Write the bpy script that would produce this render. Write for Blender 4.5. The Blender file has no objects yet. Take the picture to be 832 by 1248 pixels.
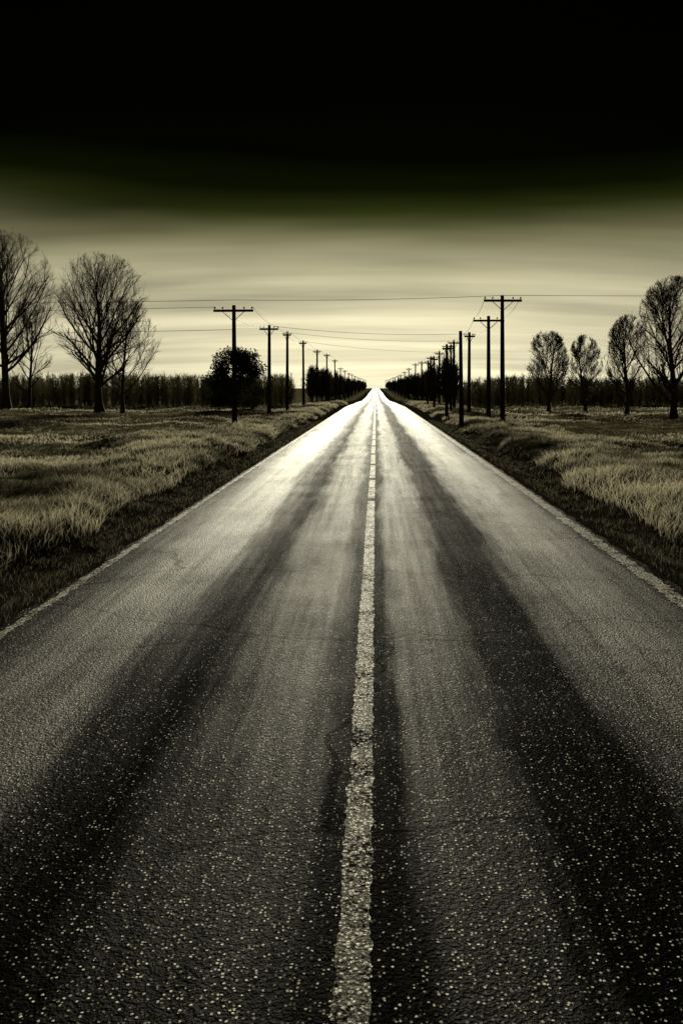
import bpy, math, numpy as np, random
from mathutils import Vector
rng=np.random.default_rng(7); random.seed(7)
sc=bpy.context.scene
H=2.4
# ------------------------------------------------------------ helpers
def link(o): sc.collection.objects.link(o); return o
def mesh_from(name,V,F,mat=None,smooth=False,col=None):
    """V (n,3), F (m,k) equal-size faces"""
    V=np.asarray(V,dtype=np.float32);F=np.asarray(F,dtype=np.int32)
    me=bpy.data.meshes.new(name); k=F.shape[1]
    me.vertices.add(len(V)); me.vertices.foreach_set('co',V.ravel())
    me.loops.add(F.size); me.loops.foreach_set('vertex_index',F.ravel())
    me.polygons.add(len(F)); me.polygons.foreach_set('loop_start',np.arange(0,F.size,k,dtype=np.int32))
    me.polygons.foreach_set('loop_total',np.full(len(F),k,dtype=np.int32))
    if smooth: me.polygons.foreach_set('use_smooth',np.ones(len(F),dtype=bool))
    if col is not None:
        a=me.color_attributes.new('Col','FLOAT_COLOR','POINT')
        c=np.ones((len(V),4),dtype=np.float32); c[:,:3]=col; a.data.foreach_set('color',c.ravel())
    me.update(calc_edges=True)
    o=bpy.data.objects.new(name,me)
    if mat: me.materials.append(mat)
    return link(o)
_lat={}
def vnoise(x,y,scale,seed=0):
    if seed not in _lat: _lat[seed]=np.random.default_rng(1000+seed).random((256,256))
    L=_lat[seed]; u=np.asarray(x)/scale; v=np.asarray(y)/scale
    i=np.floor(u).astype(int); j=np.floor(v).astype(int); fu=u-i; fv=v-j
    fu=fu*fu*(3-2*fu); fv=fv*fv*(3-2*fv)
    a=L[i%256,j%256];b=L[(i+1)%256,j%256];c=L[i%256,(j+1)%256];d=L[(i+1)%256,(j+1)%256]
    return (a*(1-fu)+b*fu)*(1-fv)+(c*(1-fu)+d*fu)*fv
PY=np.array([-60,100,150,220,300,500,900,1100,1500,6000.]);PZ=np.array([0,0,-.45,-1.2,-1.3,-.5,.8,.9,-3,-40.])
def prof(y):
    y=np.asarray(y,dtype=float); i=np.clip(np.searchsorted(PY,y)-1,0,len(PY)-2)
    t=np.clip((y-PY[i])/(PY[i+1]-PY[i]),0,1); t=t*t*(3-2*t)*.5+t*.5
    return PZ[i]*(1-t)+PZ[i+1]*t
def gz(x,y):
    x=np.asarray(x,dtype=float);y=np.asarray(y,dtype=float)
    ax=np.abs(x); w=np.clip((ax-4.0)/1.2,0,1)
    axn=ax-w*(vnoise(x*0+np.sign(x)*50,y,2.3,1)-.5)*.9
    s=np.interp(axn,[0,3.75,4.0,4.5,4.9,5.4,6.4,9,14],[-.03,-.03,-.06,-.22,-.16,.12,.22,.05,0])
    s=s+np.clip((ax-4.6)/1.5,0,1)*((vnoise(x,y,2.6,2)-.5)*.44+(vnoise(x,y,.9,3)-.5)*.24)
    s=s+np.clip((ax-4.0)/.3,0,1)*(vnoise(x,y,.35,4)-.5)*.06
    return prof(y)+s
# ------------------------------------------------------------ material helpers
def newmat(name):
    m=bpy.data.materials.new(name); m.use_nodes=True
    nt=m.node_tree; b=nt.nodes['Principled BSDF']; return m,nt,b
def N(nt,t,**k):
    n=nt.nodes.new(t)
    for a,v in k.items(): setattr(n,a,v)
    return n
def ramp(nt,stops,interp='LINEAR'):
    r=N(nt,'ShaderNodeValToRGB'); e=r.color_ramp.elements; r.color_ramp.interpolation=interp
    while len(e)>1: e.remove(e[-1])
    e[0].position=stops[0][0]; c=stops[0][1]; e[0].color=(c if isinstance(c,tuple) else (c,c,c))+(1,)
    for p,c in stops[1:]:
        x=e.new(p); x.color=(c if isinstance(c,tuple) else (c,c,c))+(1,)
    return r
def math_(nt,op,a,b=None,clamp=False):
    n=N(nt,'ShaderNodeMath',operation=op,use_clamp=clamp)
    for i,v in enumerate((a,b)):
        if v is None: continue
        if isinstance(v,(int,float)): n.inputs[i].default_value=v
        else: nt.links.new(v,n.inputs[i])
    return n.outputs[0]
def mixc(nt,fac,a,b,mode='MIX'):
    n=N(nt,'ShaderNodeMix',data_type='RGBA',blend_type=mode)
    for s,v in ((n.inputs[0],fac),(n.inputs[6],a),(n.inputs[7],b)):
        if isinstance(v,(int,float)): s.default_value=v
        elif isinstance(v,tuple): s.default_value=v+(1,)
        else: nt.links.new(v,s)
    return n.outputs[2]
def noise(nt,vec,scale,detail=4,rough=.55):
    n=N(nt,'ShaderNodeTexNoise'); n.inputs['Scale'].default_value=scale
    n.inputs['Detail'].default_value=detail; n.inputs['Roughness'].default_value=rough
    nt.links.new(vec,n.inputs['Vector']); return n.outputs['Fac']
def mapping(nt,vec,scale):
    m=N(nt,'ShaderNodeMapping'); m.inputs['Scale'].default_value=scale; nt.links.new(vec,m.inputs[0]); return m.outputs[0]

# ---------- asphalt
def asphalt(name,paint=False):
    m,nt,b=newmat(name); L=nt.links
    pos=N(nt,'ShaderNodeNewGeometry').outputs['Position']
    sep=N(nt,'ShaderNodeSeparateXYZ'); L.new(pos,sep.inputs[0])
    wob=noise(nt,mapping(nt,pos,(.5,.10,1)),1.0,3)
    fine=noise(nt,mapping(nt,pos,(5,.5,1)),1.0,3,.65)
    xw=math_(nt,'ADD',sep.outputs['X'],math_(nt,'ADD',math_(nt,'MULTIPLY',math_(nt,'SUBTRACT',wob,.5),.75),math_(nt,'MULTIPLY',math_(nt,'SUBTRACT',fine,.5),.38)))
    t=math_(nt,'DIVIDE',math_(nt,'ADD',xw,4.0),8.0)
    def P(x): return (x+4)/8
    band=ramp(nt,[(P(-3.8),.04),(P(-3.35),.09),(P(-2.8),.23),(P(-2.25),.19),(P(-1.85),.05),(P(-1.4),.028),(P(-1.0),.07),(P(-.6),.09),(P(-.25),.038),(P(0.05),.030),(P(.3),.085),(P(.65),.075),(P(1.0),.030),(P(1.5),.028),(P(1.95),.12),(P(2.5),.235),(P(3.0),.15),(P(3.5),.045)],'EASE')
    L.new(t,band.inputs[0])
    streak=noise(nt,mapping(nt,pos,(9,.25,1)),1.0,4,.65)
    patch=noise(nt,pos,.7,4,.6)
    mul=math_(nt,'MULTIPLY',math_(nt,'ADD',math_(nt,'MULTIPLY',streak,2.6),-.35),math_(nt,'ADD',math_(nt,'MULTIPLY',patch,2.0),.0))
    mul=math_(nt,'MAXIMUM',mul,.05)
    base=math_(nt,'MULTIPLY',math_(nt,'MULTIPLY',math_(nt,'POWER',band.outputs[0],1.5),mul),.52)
    # aggregate: pale stone tips in dark binder
    vo=N(nt,'ShaderNodeTexVoronoi'); vo.inputs['Scale'].default_value=52; L.new(pos,vo.inputs['Vector'])
    csep=N(nt,'ShaderNodeSeparateColor'); L.new(vo.outputs['Color'],csep.inputs[0])
    clump=noise(nt,pos,6,4,.65)
    bd=math_(nt,'MULTIPLY',math_(nt,'SUBTRACT',band.outputs[0],.035),2.6,True)
    thr=math_(nt,'SUBTRACT',math_(nt,'SUBTRACT',1.12,bd),math_(nt,'MULTIPLY',clump,1.0))
    sz=math_(nt,'ADD',math_(nt,'MULTIPLY',csep.outputs[2],.26),.16)
    stone=math_(nt,'MULTIPLY',math_(nt,'GREATER_THAN',csep.outputs[0],thr),math_(nt,'LESS_THAN',vo.outputs['Distance'],sz))
    bandn=math_(nt,'ADD',math_(nt,'MULTIPLY',band.outputs[0],7.0),.12)
    stone_a=math_(nt,'MULTIPLY',math_(nt,'MULTIPLY',stone,bandn),math_(nt,'ADD',math_(nt,'POWER',csep.outputs[1],2.5),.08))
    tot=math_(nt,'MINIMUM',math_(nt,'ADD',base,math_(nt,'MULTIPLY',stone_a,3.0)),.88)
    # hairline transverse cracks
    vc=N(nt,'ShaderNodeTexVoronoi',feature='DISTANCE_TO_EDGE'); vc.inputs['Scale'].default_value=.42
    dn=N(nt,'ShaderNodeTexNoise'); dn.inputs['Scale'].default_value=1.2; L.new(pos,dn.inputs['Vector'])
    wv=N(nt,'ShaderNodeVectorMath',operation='ADD'); L.new(pos,wv.inputs[0])
    sv=N(nt,'ShaderNodeVectorMath',operation='SCALE'); sv.inputs['Scale'].default_value=.5; L.new(dn.outputs['Color'],sv.inputs[0]); L.new(sv.outputs[0],wv.inputs[1])
    L.new(mapping(nt,wv.outputs[0],(.25,.9,1)),vc.inputs['Vector'])
    crack=math_(nt,'LESS_THAN',vc.outputs['Distance'],.0035)
    nocrack=math_(nt,'SUBTRACT',1.0,math_(nt,'MULTIPLY',crack,.5))
    tot=math_(nt,'MULTIPLY',tot,nocrack)
    col=mixc(nt,1.0,tot,(1.0,.97,.83),'MULTIPLY')
    if paint:
        wear=noise(nt,pos,34,4,.75); wear2=noise(nt,pos,3.5,3)
        w=math_(nt,'ADD',wear,math_(nt,'MULTIPLY',math_(nt,'SUBTRACT',wear2,.5),.5))
        r=ramp(nt,[(.40,0.0),(.50,1.0)]); L.new(w,r.inputs[0])
        edge=math_(nt,'LESS_THAN',vo.outputs['Distance'],math_(nt,'ADD',math_(nt,'MULTIPLY',csep.outputs[0],.3),.25))
        fac=math_(nt,'MULTIPLY',r.outputs[0],math_(nt,'ADD',math_(nt,'MULTIPLY',edge,.75),.2))
        col=mixc(nt,fac,col,(.86,.83,.72))
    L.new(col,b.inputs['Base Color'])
    b.inputs['Roughness'].default_value=.52
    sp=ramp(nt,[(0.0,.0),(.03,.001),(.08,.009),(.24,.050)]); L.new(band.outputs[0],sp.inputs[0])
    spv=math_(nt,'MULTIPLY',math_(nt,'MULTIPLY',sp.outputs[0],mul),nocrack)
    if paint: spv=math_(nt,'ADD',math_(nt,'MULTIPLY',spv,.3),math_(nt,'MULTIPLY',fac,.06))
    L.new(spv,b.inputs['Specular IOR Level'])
    bump=N(nt,'ShaderNodeBump'); bump.inputs['Strength'].default_value=.9; bump.inputs['Distance'].default_value=.008
    hgt=math_(nt,'ADD',math_(nt,'MULTIPLY',math_(nt,'SUBTRACT',1.0,vo.outputs['Distance']),.6),math_(nt,'MULTIPLY',noise(nt,pos,45,2,.7),2.0))
    L.new(hgt,bump.inputs['Height']); L.new(bump.outputs[0],b.inputs['Normal'])
    return m
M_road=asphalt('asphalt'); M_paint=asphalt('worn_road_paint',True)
# ---------- ground
def ground_mat():
    m,nt,b=newmat('field_soil'); L=nt.links
    pos=N(nt,'ShaderNodeNewGeometry').outputs['Position']
    sep=N(nt,'ShaderNodeSeparateXYZ'); L.new(pos,sep.inputs[0])
    ax=math_(nt,'ABSOLUTE',sep.outputs['X'])
    n1=noise(nt,pos,.25,5); n2=noise(nt,pos,3,5,.7); n3=noise(nt,mapping(nt,pos,(.12,.5,1)),1,3)
    r=ramp(nt,[(.36,(.03,.028,.015)),(.5,(.12,.11,.066)),(.66,(.36,.33,.21))]); 
    L.new(math_(nt,'ADD',math_(nt,'MULTIPLY',n2,.45),math_(nt,'ADD',math_(nt,'MULTIPLY',n1,.2),math_(nt,'MULTIPLY',n3,.35))),r.inputs[0])
    g=ramp(nt,[(.40,(.006,.006,.004)),(.60,(.025,.023,.015)),(.75,(.10,.093,.062))]); L.new(noise(nt,pos,22,4,.75),g.inputs[0])
    f=ramp(nt,[(0,0.0),(1,1.0)]); L.new(math_(nt,'MULTIPLY',math_(nt,'SUBTRACT',ax,5.2),1.0,True),f.inputs[0])
    L.new(mixc(nt,f.outputs[0],g.outputs[0],r.outputs[0]),b.inputs['Base Color'])
    b.inputs['Roughness'].default_value=1.0; b.inputs['Specular IOR Level'].default_value=.0
    bump=N(nt,'ShaderNodeBump'); bump.inputs['Strength'].default_value=.8; bump.inputs['Distance'].default_value=.05
    L.new(n2,bump.inputs['Height']); L.new(bump.outputs[0],b.inputs['Normal'])
    return m
M_ground=ground_mat()
def grass_mat(name,trans=.45):
    m,nt,b=newmat(name); L=nt.links
    a=N(nt,'ShaderNodeVertexColor',layer_name='Col')
    out=nt.nodes['Material Output']; nt.nodes.remove(b)
    d=N(nt,'ShaderNodeBsdfDiffuse'); t=N(nt,'ShaderNodeBsdfTranslucent'); mx=N(nt,'ShaderNodeMixShader'); mx.inputs[0].default_value=trans
    L.new(a.outputs[0],d.inputs[0]); L.new(a.outputs[0],t.inputs[0]); L.new(d.outputs[0],mx.inputs[1]); L.new(t.outputs[0],mx.inputs[2]); L.new(mx.outputs[0],out.inputs[0])
    return m
M_grass=grass_mat('dry_grass')
M_leaf=grass_mat('dark_foliage',.15)
def bark_mat(name,c0,c1):
    m,nt,b=newmat(name); L=nt.links
    pos=N(nt,'ShaderNodeNewGeometry').outputs['Position']
    r=ramp(nt,[(.35,c0),(.7,c1)]); L.new(noise(nt,mapping(nt,pos,(12,12,1.5)),1.5,4),r.inputs[0])
    L.new(r.outputs[0],b.inputs['Base Color']); b.inputs['Roughness'].default_value=.9; b.inputs['Specular IOR Level'].default_value=.1
    return m
M_bark=bark_mat('bark',(.03,.026,.018),(.085,.075,.05))
M_wood=bark_mat('creosoted_wood',(.015,.013,.009),(.05,.044,.03))
M_brush=grass_mat('brushwood',.22)
M_wire,nt,b=newmat('cable'); b.inputs['Base Color'].default_value=(.02,.02,.02,1); b.inputs['Roughness'].default_value=.6
M_ins,nt,b=newmat('insulator_ceramic'); b.inputs['Base Color'].default_value=(.08,.075,.06,1); b.inputs['Roughness'].default_value=.35

# ------------------------------------------------------------ ground
def axis(parts):
    out=[parts[0][0]]
    for a,bb,s in parts: out+=list(np.linspace(a,bb,max(2,int(round((bb-a)/s))+1))[1:])
    return np.array(out)
xs=axis([(-4000,-800,400),(-800,-200,50),(-200,-40,5),(-40,-14,.7),(-14,-3.5,.14),(-3.5,3.5,1.0),(3.5,14,.14),(14,40,.7),(40,200,5),(200,800,50),(800,4000,400)])
ys=axis([(-40,0,2),(0,40,.22),(40,120,.8),(120,400,5),(400,1600,20),(1600,6000,400)])
def grid(name,xs,ys,zf,mat):
    X,Y=np.meshgrid(xs,ys); Z=zf(X,Y); nx=len(xs); ny=len(ys)
    i=np.arange(ny-1)[:,None]*nx+np.arange(nx-1)[None,:]; i=i.ravel()
    return mesh_from(name,np.stack([X.ravel(),Y.ravel(),Z.ravel()],1),np.stack([i,i+1,i+nx+1,i+nx],1),mat,True)
grid('ground',xs,ys,gz,M_ground)
# road with irregular broken edges
ysr=axis([(-40,0,1),(0,60,.1),(60,150,1),(150,1600,10)])
u=np.linspace(0,1,13); U,Y=np.meshgrid(u,ysr)
fd=np.clip(1-Y/60,0.15,1)
xl=-3.74+((vnoise(Y,Y*0,.55,11)-.5)*.09+(vnoise(Y,Y*0,.2,13)-.5)*.06)*fd; xr=3.60+((vnoise(Y,Y*0+9,.5,12)-.5)*.10+(vnoise(Y,Y*0+9,.2,14)-.5)*.07)*fd
X=xl*(1-U)+xr*U; Z=prof(Y)+.012*(1-(X/3.8)**2)
nx=13; i=(np.arange(len(ysr)-1)[:,None]*nx+np.arange(nx-1)[None,:]).ravel()
mesh_from('road',np.stack([X.ravel(),Y.ravel(),Z.ravel()],1),np.stack([i,i+1,i+nx+1,i+nx],1),M_road,True)
def strip(segs,xc,w,seed,name,rag=.012):
    V=[];F=[]
    for a,bb in segs:
        n=max(2,int((bb-a)/(.03 if bb<60.5 else max(.5,(bb-a)/200)))+1); yy=np.linspace(a,bb,n)
        def rg(o): return ((vnoise(yy,yy*0+o,.10,seed)-.5)+(vnoise(yy,yy*0+o,.04,seed+40)-.5))*rag*1.6+(vnoise(yy,yy*0+7,5,seed)-.5)*.02
        l=xc-w/2+rg(0); r=xc+w/2+rg(3)
        o=len(V)
        for k in range(n):
            for x in (l[k],r[k]): V.append((x,yy[k],float(prof(yy[k]))+.012*(1-(x/3.8)**2)+.005))
        for k in range(n-1): F.append((o+2*k,o+2*k+1,o+2*k+3,o+2*k+2))
    return mesh_from(name,V,F,M_paint)
segs=[(-4,17.2)]; y=17.65
while y<900: segs.append((y,y+3.4)); y+=4.0
strip(segs,-.10,.145,21,'road_centre_line',.010)
strip([(-4,60),(60.01,1300)],-3.62,.11,22,'road_edge_line',.02)
strip([(-4,60),(60.01,1300)],3.42,.20,23,'road_edge_line',.03)

# ------------------------------------------------------------ grass
def blades(x,y,h,w,col,lean=.35):
    n=len(x); z=gz(x,y)-.02
    a=rng.random(n)*2*np.pi; la=rng.random(n)*2*np.pi; lm=rng.random(n)*lean*h+ .08*h
    dx=np.cos(a)*w/2; dy=np.sin(a)*w/2
    lx=np.cos(la)*lm+.1*h; ly=np.sin(la)*lm
    b0=np.stack([x-dx,y-dy,z],1); b1=np.stack([x+dx,y+dy,z],1)
    m0=np.stack([x-dx*.7+lx*.3,y-dy*.7+ly*.3,z+h*.55],1); m1=np.stack([x+dx*.7+lx*.3,y+dy*.7+ly*.3,z+h*.55],1)
    t=np.stack([x+lx,y+ly,z+h],1)
    V=np.stack([b0,b1,m0,m1,t],1).reshape(-1,3)
    o=np.arange(n)[:,None]*5
    F=np.concatenate([o+np.array([[0,1,3]]),o+np.array([[0,3,2]]),o+np.array([[2,3,4]])],0)
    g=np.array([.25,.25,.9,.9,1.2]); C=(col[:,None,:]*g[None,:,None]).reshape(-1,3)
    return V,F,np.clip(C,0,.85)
def straw(n,light):
    c0=np.array([.022,.021,.012]);c1=np.array([.70,.64,.475])
    l=np.clip(light+ (rng.random(n)-.5)*.42,0,1)[:,None]**1.25
    return c0*(1-l)+c1*l
def ysample(n,y0,y1,p=1.0):
    u=rng.random(n)
    if p==1.0: return y0*(y1/y0)**u
    q=1-p; return (y0**q+u*(y1**q-y0**q))**(1/q)
def verge(sign,n,x0,x1):
    y=ysample(n,4.5,150,1.0); x=rng.random(n)**1.15*(x1-x0)+x0
    edge=5.0+(vnoise(y*0+sign*50,y,2.3,1)-.5)*.9
    cl=vnoise(x*1.0,y,1.0,31)*.6+vnoise(x,y,.35,32)*.4
    keep=(x>edge)&(cl+rng.random(n)*.35>.44)
    x=x[keep];y=y[keep];cl=cl[keep]; n=len(x)
    big=vnoise(x,y,2.8,33+int(sign)); 
    h=(.03+.28*cl+.10*big)*(.35+.8*rng.random(n))
    fade=np.clip((x-x0)/(x1-x0),0,1)
    h*=1-.45*fade
    w=np.maximum(.006,y*.00070)*(1+.6*rng.random(n))
    light=.40+1.4*(big-.40)+1.2*(cl-.5)-.20*fade
    return blades(sign*x,y,h,w,straw(n,light),1.1)
def field(sign,n,x0,y0,bright):
    y=ysample(n,y0,100,.75); xm=np.minimum(.62*y+3,60)
    x=x0+rng.random(n)*np.maximum(xm-x0,0.1)
    big=vnoise(x/3.5,y,4.0,43+int(sign))*.6+vnoise(x/2,y,1.4,44)*.4
    keep=(rng.random(n)<.15+1.2*big)&(x<xm+.1)
    x=x[keep];y=y[keep];big=big[keep];n=len(x)
    h=(.04+.16*big)*(.5+.8*rng.random(n)); w=np.maximum(.008,y*.0010)*(1+.6*rng.random(n))
    light=bright+2.6*(big-.5)
    return blades(sign*x,y,h,w,straw(n,light),.8)
def shoulder(sign,n):
    y=ysample(n,4.0,60,1.0); x=3.72+rng.random(n)**.8*1.6
    cl=vnoise(x*sign,y,.5,51); k=cl+rng.random(n)*.3>.50; x=x[k];y=y[k];n=len(x)
    h=(.03+.10*rng.random(n)); w=np.maximum(.005,y*.0007)*(1+.5*rng.random(n))
    return blades(sign*x,y,h,w,straw(n,.0+.26*rng.random(n)),.9)
def join(parts):
    V=[];F=[];C=[];o=0
    for v,f,c in parts: V.append(v);F.append(f+o);C.append(c);o+=len(v)
    return np.concatenate(V),np.concatenate(F),np.concatenate(C)
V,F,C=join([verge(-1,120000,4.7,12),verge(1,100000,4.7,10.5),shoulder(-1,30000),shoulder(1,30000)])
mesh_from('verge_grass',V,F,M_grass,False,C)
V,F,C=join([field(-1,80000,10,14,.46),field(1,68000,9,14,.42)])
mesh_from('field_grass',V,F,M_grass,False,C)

# ------------------------------------------------------------ tubes
def tubes(P0,P1,R0,R1,k):
    P0=np.asarray(P0,float);P1=np.asarray(P1,float);R0=np.asarray(R0,float);R1=np.asarray(R1,float)
    d=P1-P0; l=np.linalg.norm(d,axis=1,keepdims=True); l[l<1e-9]=1; d=d/l
    up=np.where(np.abs(d[:,2:3])>.9,np.array([[1.,0,0]]),np.array([[0,0,1.]]))
    u=np.cross(d,up); u/=np.linalg.norm(u,axis=1,keepdims=True); v=np.cross(d,u)
    th=np.arange(k)*2*np.pi/k; c=np.cos(th)[None,:,None]; s=np.sin(th)[None,:,None]
    ring=u[:,None,:]*c+v[:,None,:]*s
    A=P0[:,None,:]+ring*R0[:,None,None]; B=P1[:,None,:]+ring*R1[:,None,None]
    V=np.concatenate([A,B],1).reshape(-1,3); n=len(P0); o=np.arange(n)[:,None]*2*k
    F=[]
    for j in range(k):
        j2=(j+1)%k; F.append(o+np.array([[j,j2,k+j2,k+j]]))
    return V,np.concatenate(F,0)
# ------------------------------------------------------------ bare trees: recursive ascending limbs clipped to a crown outline
def bare_tree(name,x,y,hgt,cw,cb=.16,seed=1,trunk_r=.3,limbs=16,dens=1.0,zmax=.46,stem_to=.78,tw=.008):
    r=np.random.default_rng(seed); z0=float(gz(x,y))-.1
    base_z=cb*hgt; S=[[],[],[],[]]
    ph=r.random(4)*6.28
    def inside(p):
        t=(p[2]-base_z)/(hgt-base_z)
        if t<0: return True
        if t>1: return False
        prof_=(max(0,t+.12)/(zmax+.12))**.55 if t<zmax else math.sqrt(max(0,1-((t-zmax)/(1-zmax))**2.2))
        a=math.atan2(p[1],p[0]); 
        return math.hypot(p[0],p[1])<cw/2*prof_*(.93+.08*math.sin(3*a+ph[0])+.06*math.sin(7*a+9*t+ph[1]))
    def grow(p,d,r0,L,lev):
        st=max(.14,L/ (9 if lev<2 else 5)); n=max(2,int(L/st)); pts=[p]; rad=[r0]
        for k in range(n):
            d=d+r.normal(0,(.035,.06,.08,.10,.12)[lev],3)+np.array([0,0,(.0,.05,.05,.04,.03)[lev]]); d/=np.linalg.norm(d)
            q=pts[-1]+d*st
            if lev>0 and not inside(q) and (lev<2 or r.random()<.8): break
            pts.append(q); rad.append(r0*(1-.72*(k+1)/n))
        for k in range(len(pts)-1):
            S[0].append(pts[k]);S[1].append(pts[k+1]);S[2].append(rad[k]);S[3].append(rad[k+1])
        m=len(pts)
        if m<2 or lev>=4: return
        if lev==0: nc=limbs; lo=base_z/L
        else:
            nc=int(round((0,10,7,6,0)[lev]*dens*(.7+.6*r.random())*(m/(n+1)))); lo=.12
        for c in range(nc):
            f=lo+(1-lo)*((c+r.random())/nc); kf=min(m-1.001,f*(m-1)); k=int(kf); pp=pts[k]+(pts[k+1]-pts[k])*(kf-k); dd=pts[k+1]-pts[k]; dd=dd/np.linalg.norm(dd)
            rr=rad[k]+(rad[k+1]-rad[k])*(kf-k)
            if lev==0:
                a=c*2.4+ph[2]+r.normal(0,.35); tilt=math.radians((60-36*f)+r.normal(0,6))
                nd=np.array([math.cos(a)*math.sin(tilt),math.sin(a)*math.sin(tilt),math.cos(tilt)])
                LL=hgt*(.66-.34*f)*(.85+.3*r.random()); cr=max(.03,rr*(.46-.08*f))
            else:
                v=r.normal(0,1,3); v-=dd*v.dot(dd); v/=np.linalg.norm(v)
                ang=math.radians(r.uniform(20,44)); nd=dd*math.cos(ang)+v*math.sin(ang)+np.array([0,0,.12]); nd/=np.linalg.norm(nd)
                LL=L*(.50,.50,.50,.50)[lev]*(.7+.6*r.random())*(1.1-.5*f); cr=max(tw,rr*.55)
            grow(pp,nd,cr,max(LL,.3),lev+1)
    grow(np.zeros(3),np.array([0,0,1.]),trunk_r,hgt*stem_to,0)
    P0,P1=np.array(S[0]),np.array(S[1]);R0,R1=np.array(S[2]),np.array(S[3])
    f=1+.6*np.clip(1-P0[:,2]/(base_z*.5+.01),0,1)**2; R0=R0*f
    f1=1+.6*np.clip(1-P1[:,2]/(base_z*.5+.01),0,1)**2; R1=R1*f1
    off=np.array([x,y,z0]); big=R0>.04
    v1,f1_=tubes(P0[big]+off,P1[big]+off,R0[big],R1[big],7); v2,f2_=tubes(P0[~big]+off,P1[~big]+off,R0[~big],R1[~big],3)
    return mesh_from(name,np.concatenate([v1,v2]),np.concatenate([f1_,f2_+len(v1)]),M_bark,False)
def wx(px,D): return (px-458)/1000*D
bare_tree('bare_tree',wx(8,86),86,19.0,10.8,.17,3,.42,26,1.1)
bare_tree('bare_tree',wx(36,92),92,12.5,6.4,.14,5,.2,18,1.05)
bare_tree('bare_tree',wx(122,74),74,14.8,9.6,.12,8,.38,28,1.1,stem_to=.7)
bare_tree('bare_tree',wx(150,78),78,11.2,7.0,.13,11,.18,20,1.05)
bare_tree('bare_tree',wx(668,76),76,7.8,4.3,.09,13,.17,23,1.1,tw=.011)
bare_tree('bare_tree',wx(713,78),78,7.6,3.8,.09,17,.16,21,1.1,tw=.011)
bare_tree('bare_tree',wx(763,72),72,9.1,4.3,.09,19,.2,23,1.15,tw=.011)
bare_tree('bare_tree',wx(820,60),60,10.7,6.2,.09,29,.26,26,1.2,tw=.009)

# ------------------------------------------------------------ leafy tree
def quads_leaf(C,size,r):
    n=len(C); a=r.normal(0,1,(n,3)); a/=np.linalg.norm(a,axis=1,keepdims=True)
    b_=np.cross(a,r.normal(0,1,(n,3))); b_/=np.linalg.norm(b_,axis=1,keepdims=True)
    s=(size*(.5+r.random(n)))[:,None]
    V=np.stack([C-a*s,C+b_*s*.5,C+a*s,C-b_*s*.5],1).reshape(-1,3); o=np.arange(n)[:,None]*4
    return V,o+np.array([[0,1,2,3]])
def leafy_tree(name,x,y,h,w,seed):
    r=np.random.default_rng(seed); z0=float(gz(x,y))-.1
    lobes=[]
    for k in range(56):
        t=r.random(); zz=.10+.82*t; wr=math.sqrt(max(.02,1-((zz-.40)/.62)**2))
        a=r.random()*2*np.pi; q=r.random()**.5*wr*.84
        lobes.append((math.cos(a)*q*w/2,math.sin(a)*q*w/2,zz*h,.08*w+.07*w*r.random()))
    P=[];S=[]
    for lx,ly,lz,lr in lobes:
        n=320; d=r.normal(0,1,(n,3)); d/=np.linalg.norm(d,axis=1,keepdims=True)
        P.append(np.array([lx,ly,lz])+d*(lr*(.5+.8*r.random(n))[:,None])*np.array([1,1,.85])); S.append(np.full(n,r.random()))
    P=np.concatenate(P);S=np.concatenate(S)
    V,F=quads_leaf(P+np.array([x,y,z0]),.11,r)
    c=(np.array([.02,.022,.012])+S[:,None]*np.array([.06,.06,.034]))*(.6+.8*r.random(len(S)))[:,None]
    C=np.repeat(c,4,0)
    o=mesh_from(name,V,F,M_leaf,False,C)
    R0=[];R1=[];A=[];B=[]
    A.append((0,0,0));B.append((0.05,0,h*.35));R0.append(.2);R1.append(.15)
    A.append((0.05,0,h*.35));B.append((0,0.1,h*.8));R0.append(.15);R1.append(.05)
    for lx,ly,lz,lr in lobes:
        A.append((0,0,max(h*.1,lz-h*.25)));B.append((lx,ly,lz));R0.append(.05);R1.append(.015)
    off=np.array([x,y,z0]); v,f=tubes(np.array(A)+off,np.array(B)+off,R0,R1,5)
    t=mesh_from('trunk_and_limbs',v,f,M_bark); t.parent=o
leafy_tree('broadleaf_tree',wx(287,84),84,6.3,6.3,31)

# ------------------------------------------------------------ tree mass helper (thin brushwood)
def brush(name,pts,hs,per,spread,seed,bl=.028,low=.0,up=.3,c0=.03,c1=.12):
    r=np.random.default_rng(seed); n=len(pts); z=gz(pts[:,0],pts[:,1])-.1
    base=np.stack([pts[:,0],pts[:,1],z],1); top=base+np.stack([r.normal(0,.12,n)*hs*.3,r.normal(0,.12,n)*hs*.3,hs*.84],1)
    V,F=tubes(base,top,.014*hs,.004*hs,4)
    tone=c0+(c1-c0)*r.random(n)**1.5
    id_=np.repeat(np.arange(n),per); m=len(id_); t=low+(1.0-low)*r.random(m)
    p0=base[id_]+(top[id_]-base[id_])*t[:,None]
    wdt=spread[id_]*np.sqrt(np.clip(1-((t-.45)/.68)**2,.05,1))
    a=r.random(m)*2*np.pi; out=wdt*(.2+.8*r.random(m))
    p1=p0+np.stack([np.cos(a)*out,np.sin(a)*out,hs[id_]*up*(.3+.9*r.random(m))*(1.15-t*.7)],1)
    q=r.random((m,1))*.6; p0=p0+(p1-p0)*q
    s=np.full(m,1.0)*bl*(.6+.8*r.random(m))
    V2,F2=tubes(p0,p1,s,s*.3,3)
    tc=np.concatenate([np.repeat(tone*1.5,8),np.repeat(tone[id_]*(.6+.8*r.random(m)),6)])
    C=np.clip(tc[:,None]*np.array([[1,.93,.64]]),0,.8)
    return mesh_from(name,np.concatenate([V,V2]),np.concatenate([F,F2+len(V)]),M_brush,False,C)
r=np.random.default_rng(77)
def rowpts(x0,x1,y0,y1,n): return np.stack([r.uniform(x0,x1,n),r.uniform(y0,y1,n)],1)
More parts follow.
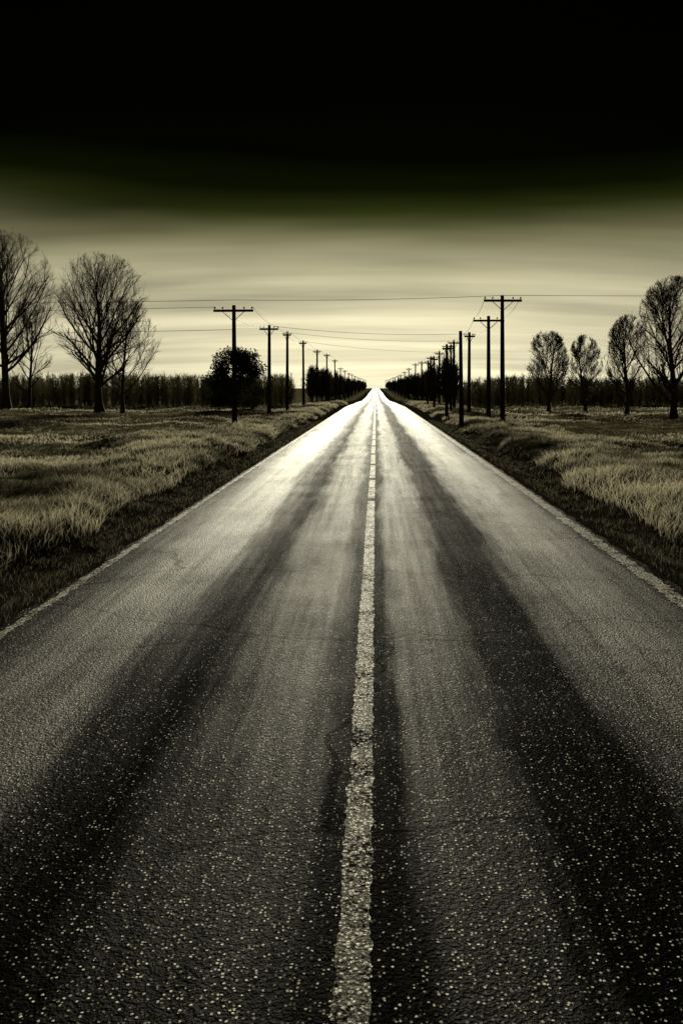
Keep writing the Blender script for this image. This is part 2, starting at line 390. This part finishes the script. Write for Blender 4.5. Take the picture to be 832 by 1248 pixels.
for sg,sd,hb in ((-1,61,3.2),(1,63,2.9)):
    a_=rowpts(10.5,75,98,106,560); b_=rowpts(12,110,106,150,620); P=np.concatenate([a_,b_]); P[:,0]*=sg
    hs=hb+1.1*vnoise(P[:,0],P[:,1]*0,6,sd)+.9*vnoise(P[:,0],P[:,1]*0,1.7,sd+1)+.4*r.random(len(P))-.3
    hs*=np.where(P[:,1]>106,.9+P[:,1]/550,1)
    brush('distant_woodland',P,hs,75,np.full(len(P),.7),sd+1,.028,.0,.30,.08,.60)
# roadside rows of trees running to the horizon
for sgn,sd in ((-1,71),(1,72)):
    y0=150 if sgn<0 else 122
    yy=y0*(880/y0)**(np.linspace(0,1,170)); xx=sgn*(10.0+r.random(170)*3)
    P=np.stack([xx,yy],1); hs=5.6+2.6*r.random(170)
    brush('roadside_tree_row',P,hs,200,1.0+.7*r.random(170),sd,.045,.12,.34,.03,.14)

# ------------------------------------------------------------ utility poles
def cyl(V,F,a,b_,r0,r1,k=10,cap=True):
    v,f=tubes(np.array([a]),np.array([b_]),np.array([r0]),np.array([r1]),k); o=len(V)
    V+= [tuple(p) for p in v]; F+=[tuple(int(i)+o for i in q) for q in f]
    if cap: F.append(tuple(range(o,o+k))); F.append(tuple(range(o+2*k-1,o+k-1,-1)))
def box(V,F,c,s):
    o=len(V)
    for dz in (-1,1):
        for dx,dy in ((-1,-1),(1,-1),(1,1),(-1,1)): V.append((c[0]+dx*s[0]/2,c[1]+dy*s[1]/2,c[2]+dz*s[2]/2))
    for q in ((0,3,2,1),(4,5,6,7),(0,1,5,4),(1,2,6,5),(2,3,7,6),(3,0,4,7)): F.append(tuple(i+o for i in q))
def child(name,V,F,mat,parent):
    me=bpy.data.meshes.new(name); me.from_pydata(V,[],F); me.update(); me.materials.append(mat)
    o=bpy.data.objects.new(name,me); link(o); o.parent=parent; return o
def pole(x,y,h,arm=2.4,arm_dz=.35,second=None,r0=.17,lean=0):
    z=float(gz(x,y))-.1
    e=bpy.data.objects.new('utility_pole',None); link(e); e.location=(x,y,z); e.rotation_euler=(random.uniform(-.006,.006),lean+random.uniform(-.010,.010),random.uniform(-.06,.06))
    hh=h+.1; V=[];F=[]; n=6
    for k in range(n):
        a=k/n;b_=(k+1)/n; cyl(V,F,(0,0,hh*a),(0,0,hh*b_),r0*(1-.35*a),r0*(1-.35*b_),12,k in(0,n-1))
    child('pole_shaft',V,F,M_wood,e)
    arms=[]
    if arm: arms.append((arm,hh-arm_dz))
    if second: arms.append(second)
    for w,za in arms:
        V=[];F=[]; box(V,F,(0,-.2,za),(w,.12,.14))
        for s in (-1,1):
            cyl(V,F,(s*w*.28,-.2,za-.04),(s*.02,-.16,za-.62),.022,.022,6)
        cyl(V,F,(0,-.32,za),(0,.2,za),.025,.025,6)
        child('crossarm',V,F,M_wood,e)
        V=[];F=[]
        for q in (-.47,-.27,.27,.47):
            X=q*w; cyl(V,F,(X,-.2,za+.07),(X,-.2,za+.14),.015,.015,6)
            cyl(V,F,(X,-.2,za+.13),(X,-.2,za+.18),.055,.06,8); cyl(V,F,(X,-.2,za+.18),(X,-.2,za+.24),.045,.03,8)
        child('insulators',V,F,M_ins,e)
    return (x,y-.2,z,hh,arms)
L_=[];R_=[]
for px,D,top in ((286,50,372),(328,66,396),(350,80,404),(370,98,415),(386,119,426),(398,143,431),(408,172,438)):
    X=wx(px,D); h=H+(472-top)/1000*D-float(gz(X,D)); L_.append(pole(X,D,h,{286:2.4,328:1.5,350:.8,370:.9}.get(px,1.1)))
for D in (200,230,265,300,345,395,450,520,600,700): L_.append(pole(-8.7,D,8.3,1.4))
for px,D,top in ((612,52,360),(595,58.5,385),(571,69,405),(553,83,414),(535,104,428),(524,122,434),(514,142,440)):
    X=wx(px,D); h=H+(472-top)/1000*D-float(gz(X,D)); R_.append(pole(X,D,h,{612:2.4,595:2.2,571:.9}.get(px,1.2)))
for D in (168,200,230,265,300,345,395,450,520,600,700): R_.append(pole(8.0,D,7.9,1.4))
pole(wx(562,50),50,5.75,0,r0=.15); pole(wx(544,62),62,5.6,.7,r0=.14); pole(wx(549,74),74,6.0,.6,r0=.12); pole(wx(529,84),84,5.5,.8,r0=.13); pole(wx(521,100),100,5.4,.8,r0=.13)
OL=pole(-46,52,8.2); OR=pole(46,54,8.4)
# ------------------------------------------------------------ wires
P0=[];P1=[];
def wire(a,b_,sag,n=14):
    t=np.linspace(0,1,n+1)[:,None]; p=np.array(a)*(1-t)+np.array(b_)*t; p[:,2]-=sag*4*(t*(1-t))[:,0]
    P0.extend(p[:-1]);P1.extend(p[1:])
def att(p,q,k=0):
    x,y,z,hh,arms=p
    if not arms: return (x,y,z+hh)
    w,za=arms[k]; return (x+q*w,y,z+za+.22)
for row in (L_,R_):
    for a,b_ in zip(row[:-1],row[1:]):
        for q in (-.47,.47): wire(att(a,q),att(b_,q),.25)
pl,pr=L_[0],R_[0]
topL=(pl[0],pl[1],pl[2]+pl[3]+.05); topR=(pr[0],pr[1],pr[2]+pr[3]-.02)
wire((-46,52,H+5.3),(topL[0],topL[1],topL[2]+.25),.12); wire((topL[0],topL[1],topL[2]+.25),topR,.12); wire(topR,(46,54,H+6.2),.1)
wire(att(pl,-.47),(-46,52,H+4.6),.1)
wire((pl[0],pl[1],H+3.5),(-46,52,H+3.3),.12); wire((pl[0],pl[1],H+3.6),att(L_[1],0),.05)
wire(att(L_[1],.3),att(R_[2],-.3),.3); wire(att(L_[2],.3),att(R_[3],-.3),.3); wire(att(L_[3],.3),att(R_[4],0),.3)
V,F=tubes(P0,P1,np.full(len(P0),.013),np.full(len(P0),.013),4)
mesh_from('power_lines',V,F,M_wire)

# ------------------------------------------------------------ sky
EL=math.radians(17); AZ=math.radians(-2)   # azimuth from +Y towards +X
w=bpy.data.worlds.new('World'); sc.world=w; w.use_nodes=True; nt=w.node_tree; L=nt.links
bg=nt.nodes['Background']
tc=N(nt,'ShaderNodeTexCoord').outputs['Generated']
sep=N(nt,'ShaderNodeSeparateXYZ'); L.new(tc,sep.inputs[0])
z=sep.outputs['Z']; zc=math_(nt,'MAXIMUM',z,0.0); zd=math_(nt,'ADD',zc,.16)
cv=N(nt,'ShaderNodeCombineXYZ'); L.new(math_(nt,'DIVIDE',sep.outputs['X'],zd),cv.inputs[0]); L.new(math_(nt,'DIVIDE',sep.outputs['Y'],zd),cv.inputs[1])
n1=noise(nt,mapping(nt,cv.outputs[0],(.28,.7,1)),1.0,4,.5)
n2=noise(nt,mapping(nt,cv.outputs[0],(.38,1.9,1)),1.2,4,.52)
zz=math_(nt,'ADD',z,math_(nt,'MULTIPLY',math_(nt,'SUBTRACT',n1,.5),.10))
zz=math_(nt,'ADD',zz,.012)
rp=ramp(nt,[(0,(.78,.715,.475)),(.12,(.74,.675,.445)),(.24,(.61,.555,.36)),(.34,(.42,.385,.24)),(.41,(.26,.240,.135)),(.47,(.145,.138,.066)),(.52,(.068,.070,.026)),(.57,(.024,.030,.006)),(.63,(.0055,.008,.001)),(.72,(.0012,.0016,.0003)),(1,(.0006,.0007,.0003))])
L.new(math_(nt,'MULTIPLY',zz,2.5,True),rp.inputs[0])
cm=math_(nt,'ADD',math_(nt,'MULTIPLY',math_(nt,'SUBTRACT',n2,.5),1.9),1.0)
sy=math_(nt,'POWER',math_(nt,'MAXIMUM',math_(nt,'ADD',math_(nt,'MULTIPLY',sep.outputs['Y'],.5),.5),0.0),10.0)
az=math_(nt,'ADD',math_(nt,'MULTIPLY',sy,.88),.18)
col=mixc(nt,1.0,rp.outputs[0],math_(nt,'MULTIPLY',cm,az),'MULTIPLY')
sky=N(nt,'ShaderNodeTexSky',sky_type='NISHITA'); sky.sun_disc=False; sky.sun_elevation=EL; sky.sun_rotation=AZ
veil=ramp(nt,[(0,.10),(.35,.07),(.55,.0)]); L.new(math_(nt,'MULTIPLY',zz,2.5,True),veil.inputs[0])
bw=N(nt,'ShaderNodeRGBToBW'); L.new(sky.outputs[0],bw.inputs[0])
sk=mixc(nt,1.0,math_(nt,'MULTIPLY',math_(nt,'MULTIPLY',bw.outputs[0],veil.outputs[0]),.05),(1.0,.94,.64),'MULTIPLY')
L.new(mixc(nt,1.0,col,sk,'ADD'),bg.inputs[0]); bg.inputs[1].default_value=1.0
# sun, veiled by cloud
sd=bpy.data.lights.new('sun','SUN'); sd.energy=3.8; sd.angle=math.radians(11); sd.color=(1,.94,.71)
so=link(bpy.data.objects.new('sun',sd))
dirv=Vector((math.sin(AZ)*math.cos(EL),math.cos(AZ)*math.cos(EL),math.sin(EL)))
so.rotation_euler=dirv.to_track_quat('Z','Y').to_euler(); so.location=dirv*100
# ------------------------------------------------------------ camera
cd=bpy.data.cameras.new('camera'); cam=link(bpy.data.objects.new('camera',cd)); sc.camera=cam
cam.location=(0,0,H); cam.rotation_euler=(math.radians(90),0,0)
cd.sensor_fit='VERTICAL'; cd.sensor_height=36; cd.sensor_width=24; cd.lens=36*1000/1248
cd.shift_x=-42/1248; cd.shift_y=-152/1248; cd.clip_start=.05; cd.clip_end=12000
sc.view_settings.view_transform='Standard'; sc.view_settings.look='None'; sc.view_settings.exposure=0
